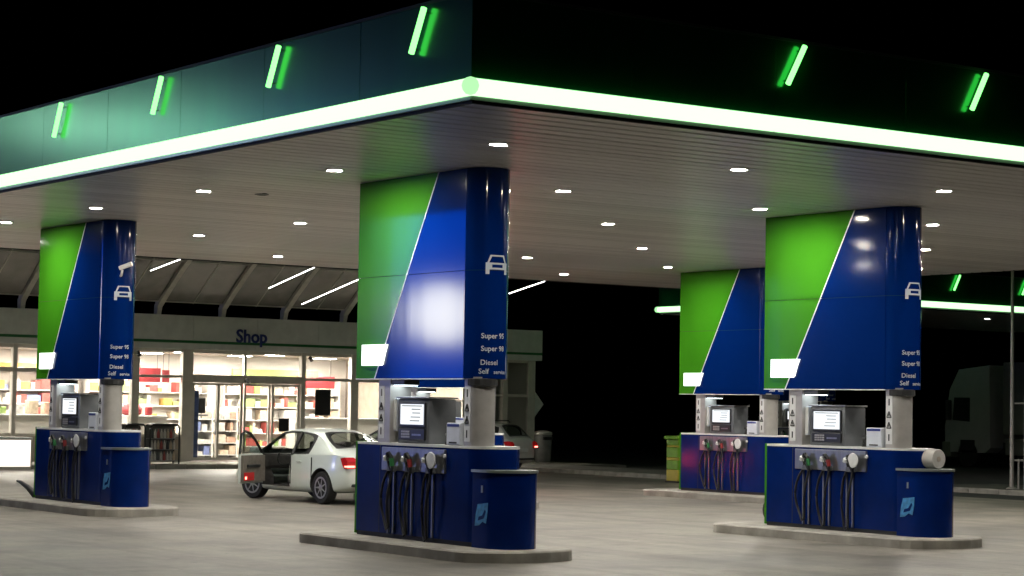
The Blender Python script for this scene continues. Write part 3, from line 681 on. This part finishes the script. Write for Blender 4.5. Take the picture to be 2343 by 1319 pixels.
# tall navy display by the left door
o = empty('navy_display', (17.58, 40.75, .15), 0, 'tall navy blue display stand with black box behind the left sliding door', 'display stand')
B().cbox(-.26, .1, -.15, .15, .05, 2.15, .02).build('column', M['navy'], o); B().cbox(-.3, .2, -.22, .22, 0, .05, .01).build('base', M['plastic'], o)
B().cbox(.1, .34, -.14, .14, 1.45, 1.92, .02).build('black_box', M['plastic'], o); B().cbox(.1, .42, -.16, .16, 1.36, 1.42, .01).build('tray', M['steel'], o)
# lit chest at left of the racks
o = empty('lit_chest', (10.15, 37.45, .14-.14), 0, 'low glowing white chest in front of the left shop window', 'light box')
B().cbox(-1.2, .72, -.3, .3, .004, .1, .01).build('base', M['frame'], o)
B().box(-1.17, .69, -.29, .29, .1, .82).build('lit_panel', M['iceglow'], o)
B().cbox(-1.2, .74, -.31, .31, .82, .9, .012).build('lid', M['white'], o)
for s in (-1.19, .70): B().box(s-.01, s+.03, -.30, .30, .1, .82).build('side_frame', M['frame'], o)
# bottle racks
ME_BOT = [B().lathe([(.035, 0), (.04, .02), (.04, .16), (.014, .22), (.014, .26)], n=8).mesh('bottle', g, 40) for g in (GOODS[3], GOODS[0], GOODS[1], mat('bottle_dark', (.05, .05, .06), .2))]
def rack(x, w, label):
    o = empty('bottle_rack', (x, 38.1, .14), 0, label, 'rack', 'bottle racks before the shop')
    h = 1.14; r = .12
    for yy in (-.18, .18):
        B().tube([(-w/2, yy, 0), (-w/2, yy, h-r), (-w/2+r*.3, yy, h-r*.3), (-w/2+r, yy, h), (w/2-r, yy, h), (w/2-r*.3, yy, h-r*.3), (w/2, yy, h-r), (w/2, yy, 0)], .025, 6).build('frame', M['plastic'], o)
    B().box(-w/2+.03, w/2-.03, .16, .18, .1, h-.03).build('back_mesh', M['bingrey'], o)
    B().cbox(-w/2+.05, w/2-.05, -.2, .19, h-.05, h+.02, .02).build('top_cover', M['plastic'], o)
    for z in (.1, .42, .74):
        B().box(-w/2+.03, w/2-.03, -.17, .155, z-.02, z).build('shelf', M['steel'], o)
        n = int((w-.1)/.1)
        for k in range(n):
            new_obj('bottle', ME_BOT[(k*3+int(z*10)) % 4 if (k+int(z*7)) % 3 else 0], o, (-w/2+.1+k*.1, -.08, z+.001))
    return o
rack(15.25, .92, 'wider black rack of bottles before the shop, right one of two')
rack(14.32, .62, 'narrower black rack of bottles before the shop, left one of two')

# ------------------------------------------------------------------ beside the shop
o = empty('diamond_sign', (30.44, 40.7, .14), R(0), 'pale diamond shaped sign plate on a post at the right end of the shop', 'sign')
B().tube([(0, 0, 0), (0, 0, 2.4)], .03, 8).build('post', M['frame'], o)
B().prism([(-.36, 1.92), (0, 1.5), (.36, 1.92), (0, 2.34)], 'y', -.06, -.035).build('plate', M['wall'], o)
o = empty('litter_bin', (29.75, 39.2, .14), 0, 'tall dark grey litter bin just right of the silver car', 'bin')
B().lathe([(.24, 0), (.27, .05), (.3, .85), (.29, .9)], n=16).build('body', M['bingrey'], o, smooth=40)
B().lathe([(.3, .9), (.32, .92), (.3, 1.0), (.12, 1.06)], n=16).build('lid', M['post'], o, smooth=40)
B().box(-.18, .18, -.31, -.2, .74, .84).build('slot', M['black'], o)
tag(B().box(29.3, 31.4, 36.8, 45, -.3, .112).build('bin_pavement', M['verge']), kind='structure')
o = empty('striped_bin', (24.6, 26.0, 0), 0, 'lime green and yellow bin left of the rear right pump', 'bin')
for k, (z0, z1, m) in enumerate(((.05, .35, 'binyellow'), (.352, .6, 'limegreen'), (.602, .68, 'binyellow'), (.682, .95, 'limegreen'), (.952, 1.0, 'binyellow'), (1.002, 1.16, 'limegreen'))):
    B().cbox(-.24, .24, -.24, .24, z0, z1, .02).build('body_section', M[m], o)
B().cbox(-.3, .3, -.3, .3, 1.162, 1.26, .03).build('lid', M['limegreen'], o); B().box(-.26, .26, -.26, .26, .0, .048).build('base', M['dark'], o)

# slim pole with short post at the right edge
o = empty('pole', (29.07, 18.34, .118), 0, 'tall thin grey pole standing on the kerb at the right edge', 'pole')
B().tube([(0, 0, 0), (0, 0, 5.6)], [.055, .04], 10).build('shaft', M['post'], o, smooth=40); B().lathe([(.14, 0), (.14, .02), (.07, .05)], n=12).build('foot', M['post'], o)
o = empty('barrier_post', (29.25, 18.05, .118), 0, 'short grey double post frame right beside the tall pole', 'post')
B().tube([(0, 0, 0), (0, 0, 2.35)], .05, 10).build('upright', M['post'], o, smooth=40); B().tube([(-.1, .14, 0), (-.1, .14, .75)], .025, 8).build('short_upright', M['post'], o)
for z in (.72, 2.15): B().tube([(-.16, .24, z), (0, 0, z)], .025, 8).build('cross_bar', M['post'], o)

# security camera on the left pillar's nose
o = empty('security_camera', (3.25+.24, 16.11-.31, 4.2), 0, 'white security camera fixed to the left pillar above its car pictogram', 'camera'); o.scale = (.7, .7, .7)
B().tube([(0, .05, -.15), (-.02, -.06, -.12), (-.02, -.1, 0)], .03, 8).build('bracket', M['white'], o, smooth=50)
b = B().cbox(-.055, .055, -.26, .08, -.045, .055, .015); o2 = b.build('body', M['white'], o, rot=(R(-22), 0, R(50)), loc=(-.02, -.1, .06)); B().lathe([(.035, -.27), (.04, -.266), (.035, -.262)], (0, 0, 0), 12, 'y').build('lens', M['plastic'], o2)

# paper roll holder on the right cabinet
o = empty('paper_roll', (10.89+.42, 4.84-.50, 1.15), 0, 'pale paper roll lying on the right hand service cabinet', 'paper roll')
B().lathe([(.04, -.2), (.14, -.2), (.146, -.19), (.146, .19), (.14, .2), (.04, .2)], (0, 0, .147), 24, 'y').build('paper', mat('tissue_paper', (.5, .48, .45), .8, noise=.15, nscale=6), o, smooth=40)
B().lathe([(.03, -.204), (.042, -.203), (.042, -.198)], (0, 0, .147), 12, 'y').build('core', M['beige'], o)
# stray hoses at the back ends of two pumps
prop('air_hose', B().tube([(3.5, 18.76, .5), (3.45, 18.85, .3), (3.35, 18.95, .2), (3.3, 19.15, .33), (3.22, 19.3, .42), (3.2, 19.42, .44)], [.05, .07, .07, .05, .035, .02], 8), M['black'], 'dark curved hose end at the left end of the far left pump', 'hose', smooth=60)
prop('rubber_wheel', B().lathe([(.05, -.06), (.2, -.05), (.22, 0), (.2, .05), (.05, .06)], (11.2, 7.62, .37), 16, 'x'), M['black'], 'dark rubber wheel behind the left end of the right pump', 'wheel', smooth=50)

# ================================================================== CARS
def car(name, label, stations, paint, loc, rz, wheels_y, open_door=False, glass_side=(), glass_top=(), wr=.32, lights_on=True, rails=False, bulb=None):
    """stations: (y, zlow, wlow, wmid, zbelt, wbelt, ztop, wtop) from tail to nose; left is -x, forward is +y"""
    root = empty(name, loc, rz, label, 'car')
    S = stations; bm = bmesh.new(); G = []
    for (y, zl, wl_, wm, zb, wb, zt, wt) in S:
        zm = zl+(zb-zl)*.55
        half = [(wl_, zl), (wm*.985, zl+.13), (wm, zm), (wb+.012, zb-.05), (wb, zb), (wt+.02, zt-.045), (wt*.86, zt), (wt*.45, zt+.018)]
        ring = [(0, zl)]+half+[(0, zt+.022)]+[(-x, z) for x, z in half[::-1]]
        G.append([bm.verts.new((x, y, z)) for x, z in ring])
    n = len(G[0]); gl = []; cl = bm.edges.layers.float.get('crease_edge') or bm.edges.layers.float.new('crease_edge')
    for i in range(len(S)-1):
        for k in range(n):
            f = bm.faces.new((G[i][k], G[i+1][k], G[i+1][(k+1) % n], G[i][(k+1) % n])); f.material_index = 0
            if k in (5, n-6) and i in glass_side: gl.append(f)
            if k in (7, 8, 9, 10) and i in glass_top: gl.append(f)
    bm.faces.new(G[0]); bm.faces.new(G[-1][::-1])
    for i in range(len(S)-1):
        for k, c_ in ((5, .55), (n-5, .55), (6, .45), (n-6, .45), (1, .3), (n-1, .3)):
            e_ = bm.edges.get((G[i][k], G[i+1][k]))
            if e_: e_[cl] = c_
    for i in (1, 2, glass_top[0], glass_top[0]+1, glass_top[1], glass_top[1]+1):
        for k in range(5, n-5):
            e_ = bm.edges.get((G[i][k], G[i][k+1]))
            if e_: e_[cl] = .5
    for grp in (glass_side, ):
        for k in (5, n-6):
            fs = [f for f in gl if f in gl and any(f is g for g in gl) and all(v in [vv for r_ in G for vv in (r_[k], r_[(k+1) % n])] for v in f.verts)]
            if fs:
                r_ = bmesh.ops.inset_region(bm, faces=fs, thickness=.022, use_even_offset=True)
                for f in r_['faces']: f.material_index = 2
                for f in fs: f.material_index = 1
    for i in glass_top:
        fs = [f for f in gl if f.material_index == 0 and min(v.co.y for v in f.verts) >= S[i][0]-1e-4 and max(v.co.y for v in f.verts) <= S[i+1][0]+1e-4]
        if fs:
            r_ = bmesh.ops.inset_region(bm, faces=fs, thickness=.04, use_even_offset=True)
            for f in r_['faces']: f.material_index = 2
            for f in fs: f.material_index = 1
    bmesh.ops.recalc_face_normals(bm, faces=bm.faces[:])
    me = bpy.data.meshes.new('body'); bm.to_mesh(me); bm.free()
    for m in (paint, M['carglass'], M['plastic'], M['interior']): me.materials.append(m)
    ob = new_obj('body_tmp', me)
    sub = ob.modifiers.new('s', 'SUBSURF'); sub.levels = sub.render_levels = 2
    cut = B()
    for wy in wheels_y:
        for sgn in (-1, 1): cut.lathe([(wr+.065, -.24), (wr+.065, .24)], (sgn*.80, wy, wr), 28, 'x')
    co = cut.build('cut', M['interior']); bo = ob.modifiers.new('b', 'BOOLEAN'); bo.object = co; bo.operation = 'DIFFERENCE'; bo.solver = 'EXACT'
    try: bo.material_mode = 'TRANSFER'
    except Exception: pass
    dg = bpy.context.evaluated_depsgraph_get(); me2 = bpy.data.meshes.new_from_object(ob.evaluated_get(dg))
    bpy.data.objects.remove(ob); bpy.data.objects.remove(co)
    bm = bmesh.new(); bm.from_mesh(me2)
    if open_door:
        y0, y1 = open_door
        kill = [f for f in bm.faces if f.calc_center_median().x < -.5 and y0 < f.calc_center_median().y < y1-max(0, (f.calc_center_median().z-.95))*1.35 and .30 < f.calc_center_median().z < 1.36]
        bmesh.ops.delete(bm, geom=kill, context='FACES')
    parts = {}
    bm.to_mesh(me2); bm.free()
    me2.polygons.foreach_set('use_smooth', [True]*len(me2.polygons)); me2.set_sharp_from_angle(angle=R(38))
    # split glass off as its own part
    def split(idx, nm, mtl):
        b_ = bmesh.new(); b_.from_mesh(me2)
        bmesh.ops.delete(b_, geom=[f for f in b_.faces if (f.material_index == 1) != (idx == 1)], context='FACES')
        m_ = bpy.data.meshes.new(nm); b_.to_mesh(m_); b_.free()
        for q in me2.materials: m_.materials.append(q)
        m_.polygons.foreach_set('use_smooth', [True]*len(m_.polygons)); m_.set_sharp_from_angle(angle=R(38))
        return new_obj(nm, m_, root)
    split(0, 'body', None); split(1, 'windows', None)
    # wheels
    for wy in wheels_y:
        for sgn in (-1, 1):
            st = 0
            w = empty('wheel', (sgn*.76, wy, wr), 0); w.parent = root
            if wy == wheels_y[1] and open_door: w.rotation_euler = (0, 0, R(14))
            B().lathe([(wr*.66, -.1), (wr*.93, -.105), (wr, -.07), (wr, .07), (wr*.93, .105), (wr*.66, .1)], n=28, axis='x').build('tyre', M['tyre'], w, smooth=40)
            rm = B(); e = sgn*.085
            rm.lathe([(wr*.67, e-.02), (wr*.67, e+.012), (wr*.58, e+.012), (wr*.56, e-.02), (wr*.67, e-.02)], n=24, axis='x', caps=False)
            rm.lathe([(.02, e-.03), (.06, e-.02), (.055, e+.012), (.02, e+.014)], n=12, axis='x')
            for q in range(7):
                a = 2*math.pi*q/7
                rm.tube([(e, .05*math.cos(a), .05*math.sin(a)), (e, wr*.6*math.cos(a), wr*.6*math.sin(a))], [.026, .02], 6)
            rm.build('rim', M['rim'], w, smooth=40)
    # cabin
    ins = B(); ins.box(-.74, .74, S[2][0]+.2, S[-3][0]-.1, .24, .30)
    ins.build('floor', M['interior'], root)
    for sx in (-.36, .36):
        for yy in (-.05, -.95):
            st = B().cbox(sx-.25, sx+.25, yy-.1, yy+.42, .3, .52, .06); st.tube([(sx, yy-.1, .45), (sx, yy-.22, 1.0)], [.2, .17], 8); st.cbox(sx-.12, sx+.12, yy-.30, yy-.2, 1.02, 1.2, .04)
            st.build('seat', M['interior'], root, smooth=50)
    B().cbox(-.72, .72, 1.0, 1.3, .62, .93, .06).build('dashboard', M['interior'], root)
    sw = B(); sw.tube([(-.36+.18*math.cos(a), .82-.06*math.sin(a), .86+.17*math.sin(a)) for a in [2*math.pi*k/16 for k in range(17)]], .014, 5); sw.build('steering_wheel', M['plastic'], root)
    # tail lights, number plate, bumper lip
    yt = S[1][0]
    for sgn in (-1, 1):
        t = B().prism([(yt-.075, .72), (yt-.085, .85), (yt+.0, .93), (yt+.16, .91), (yt+.09, .78), (yt+.02, .71)], 'x', *sorted((sgn*.60, sgn*.835))).build('tail_light', M['taillight'], root)
        if lights_on: B().cbox(*sorted((sgn*.66, sgn*.838)), yt-.1, yt+.02, .735, .775, .012).build('bulb', bulb or M['redlamp'], t)
    B().cbox(-.26, .26, S[0][0]-.03, S[0][0]+.05, .60, .71, .008).build('number_plate', M['white'], root)
    B().cbox(-.68, .68, S[0][0]-.015, S[0][0]+.12, .36, .42, .02).build('bumper_strip', M['plastic'], root)
    for sgn in (-1, 1):
        if not (open_door and sgn < 0): B().lathe([(.02, -.09), (.07, -.06), (.08, .05), (.03, .08)], (sgn*.97, 1.0, .98), 10, 'x').build('mirror', paint, root, smooth=50)
        for yy in ((-.62,) if open_door and sgn < 0 else (-.62, .3)): B().cbox(*sorted((sgn*.885, sgn*.905)), yy, yy+.18, .80, .83, .008).build('door_handle', paint, root)
        B().box(*sorted((sgn*.872, sgn*.893)), -.215, -.203, .36, .9).build('door_gap', M['plastic'], root)
    for sgn in (-1, 1):
        B().tube([(sgn*.842, -.21, .93), (sgn*.74, -.23, 1.17), (sgn*.628, -.25, 1.385)], .034, 6).build('door_pillar', M['plastic'], root)
        B().box(*sorted((sgn*.872, sgn*.89)), -.985, -.973, .5, .9).build('door_gap', M['plastic'], root)
    if rails:
        for sgn in (-1, 1): B().tube([(sgn*.56, -1.3, 1.47), (sgn*.56, -1.25, 1.53), (sgn*.56, .5, 1.53), (sgn*.56, .6, 1.47)], .02, 6).build('roof_rail', M['plastic'], root)
    if open_door:
        y0, y1 = open_door
        d = empty('open_door', (-.87, y1-.02, 0), R(-58)); d.parent = root
        L = y1-y0-.04
        # outer skin lies in the local plane x=0, door runs towards -y from its hinge
        B().prism([(0, .34), (-L, .34), (-L-.01, .93), (-.02, .93)], 'x', -.035, .0).build('door_skin', paint, d)
        B().prism([(-.03, .37), (-L+.04, .37), (-L+.04, .90), (-.04, .90)], 'x', .001, .06).build('door_trim', mat('door_trim_cloth', (.17, .15, .125), .7, noise=.3, nscale=10), d)
        B().tube([(-.01, -.02, .93), (-.01, -.30, 1.16), (-.01, -.58, 1.34), (-.01, -.82, 1.38), (-.01, -L+.05, 1.32), (-.01, -L, .93)], .028, 6).build('window_frame', M['plastic'], d, smooth=50)
        B().prism([(-.06, .94), (-.31, 1.14), (-.59, 1.32), (-.82, 1.36), (-L+.06, 1.30), (-L+.02, .94)], 'x', -.014, -.008).build('door_window', M['carglass'], d)
        B().cbox(.062, .10, -.85, -.3, .66, .72, .012).build('arm_rest', M['plastic'], d)
        B().cbox(.061, .075, -L+.1, -L+.17, .42, .48, .005).build('door_lamp', M['redlamp'], d)
        B().cbox(.061, .07, -L+.06, -L+.5, .4, .56, .005).build('door_reflector', M['taillight'], d)
        B().cbox(-.25, -.05, -.14, -.04, .93, 1.06, .03).build('mirror', paint, d)
    return root
SEDAN = [(-2.18, .44, .60, .70, .80, .64, .84, .52), (-2.10, .30, .74, .81, .93, .76, .985, .64), (-1.75, .23, .79, .86, .965, .815, 1.05, .70),
         (-1.42, .21, .80, .88, .965, .83, 1.075, .71), (-.80, .20, .81, .885, .955, .835, 1.385, .575), (-.30, .19, .81, .885, .945, .835, 1.445, .60),
         (.25, .19, .81, .885, .935, .835, 1.44, .60), (.55, .19, .81, .885, .93, .83, 1.40, .58), (1.32, .20, .80, .88, .92, .81, .965, .72),
         (1.75, .22, .78, .86, .86, .76, .90, .66), (2.08, .28, .73, .80, .74, .66, .79, .56), (2.2, .42, .58, .68, .60, .55, .66, .45)]
car('white_sedan', 'white sedan with its driver door open, parked before the shop doors', SEDAN, M['carwhite'], (9.65, 19.35, .004), R(2.5), (-1.3, 1.3),
    open_door=(-.2, .86), glass_side=(4, 5, 6, 7), glass_top=(3, 7))
WAGON = [(-2.1, .44, .60, .70, .80, .66, .86, .54), (-2.04, .30, .75, .82, .94, .77, 1.0, .68), (-1.95, .26, .79, .86, .97, .81, 1.06, .70),
         (-1.62, .22, .80, .88, .965, .83, 1.40, .60), (-.95, .20, .81, .885, .955, .835, 1.47, .61), (-.30, .19, .81, .885, .945, .835, 1.49, .61),
         (.25, .19, .81, .885, .935, .835, 1.47, .60), (.55, .19, .81, .885, .93, .83, 1.42, .58), (1.32, .20, .80, .88, .92, .81, .965, .72),
         (1.75, .22, .78, .86, .86, .76, .90, .66), (2.08, .28, .73, .80, .74, .66, .79, .56), (2.2, .42, .58, .68, .60, .55, .66, .45)]
car('silver_estate_car', 'silver estate car with lit tail lights behind the nearest pump', WAGON, M['carsilver'], (24.35, 35.95, .004), R(25), (-1.3, 1.3),
    glass_side=(3, 4, 5, 6, 7), glass_top=(2, 7), rails=True)

car('dark_hatchback', 'dark car almost hidden behind the nearest pump, brake lights glowing', WAGON, mat('dark_car_paint', (.03, .032, .036), .25, coat=.6), (14.12, 23.08, .004), R(41), (-1.3, 1.3),
    glass_side=(3, 4, 5, 6, 7), glass_top=(2, 7), bulb=emis('brake_lamp', (1., .06, .07), 230.))

# ================================================================== TRUCK
t = empty('truck', (48.9, 35.4, 0), R(0), 'white truck cab with trailer, dim in the dark at right', 'truck')
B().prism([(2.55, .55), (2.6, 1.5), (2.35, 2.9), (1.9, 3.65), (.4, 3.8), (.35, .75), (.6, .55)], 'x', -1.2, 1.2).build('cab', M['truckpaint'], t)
B().prism([(2.2, 1.75), (2.12, 2.6), (1.35, 2.6), (1.35, 1.7)], 'x', -1.215, -1.2).build('side_window', M['plastic'], t)
B().prism([(2.62, 1.7), (2.38, 2.85)], 'x', -1.0, 1.0).build('windscreen', M['plastic'], t) if False else B().box(-1.0, 1.0, 2.46, 2.62, 1.7, 2.6).build('windscreen', M['plastic'], t)
B().cbox(-1.5, -1.25, 2.2, 2.32, 1.75, 2.5, .03).build('mirror', M['plastic'], t)
B().cbox(-1.22, 1.22, 2.3, 2.75, .35, .95, .06).build('bumper', M['trailer'], t)
B().box(-.5, .5, -9, .6, .55, .95).build('chassis', M['dark'], t)
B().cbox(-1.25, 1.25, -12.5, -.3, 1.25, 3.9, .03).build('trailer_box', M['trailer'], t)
B().cbox(-1.24, -1.1, -8, -.4, .5, 1.1, .03).build('side_skirt', M['trailer'], t)
for yy in (1.45, -1.4, -7.6, -8.9):
    for sx in (-1.05, 1.05):
        w = empty('wheel', (sx, yy, .5)); w.parent = t
        B().lathe([(.3, -.15), (.48, -.15), (.5, -.1), (.5, .1), (.48, .15), (.3, .15)], n=22, axis='x').build('tyre', M['tyre'], w, smooth=40)
        B().lathe([(.05, -.1), (.3, -.14), (.3, .14), (.05, .1)], n=16, axis='x').build('rim', M['bingrey'], w, smooth=40)
B().box(-1.215, -1.2, 1.1, 1.8, .62, 1.02).build('wheel_arch', M['dark'], t)

# ================================================================== ROADSIDE LIGHTS (left of the picture; the glossy cladding mirrors them)
tt = empty('totem_sign', (-29.75, 55.47, 0), math.atan2(.55, .83), 'tall lit blue totem sign with round white disc left of the canopy', 'sign')
B().cbox(-2.2, 2.2, -.3, .3, .0, 12.6, .05).build('body', M['blue'], tt)
B().box(-2.0, 2.0, -.312, -.301, 2.0, 12.2).build('blue_face', M['signblue'], tt)
B().lathe([(.01, -.03), (1.3, -.03), (1.3, 0)], (0, -.314, 5.75), 32, 'y').build('white_disc', M['signwhite'], tt)
sl = empty('floodlight_mast', (-13.0, 36.0, 0), math.atan2(.42, .9), 'tall mast with four floodlights left of the canopy', 'street lamp')
B().tube([(0, 0, 0), (0, 0, 10.2)], [.13, .07], 12).build('pole', M['post'], sl, smooth=40)
B().cbox(-2.6, 2.6, -.06, .06, 9.55, 9.67, .02).build('cross_arm', M['post'], sl)
for k in range(4):
    x = -2.1+1.4*k
    h = B().cbox(x-.36, x+.36, -.42, -.08, 9.2, 9.62, .04).build('floodlight', M['greymetal'], sl)
    B().box(x-.31, x+.31, -.43, -.421, 9.25, 9.57).build('lens', M['streetlamp'], h)
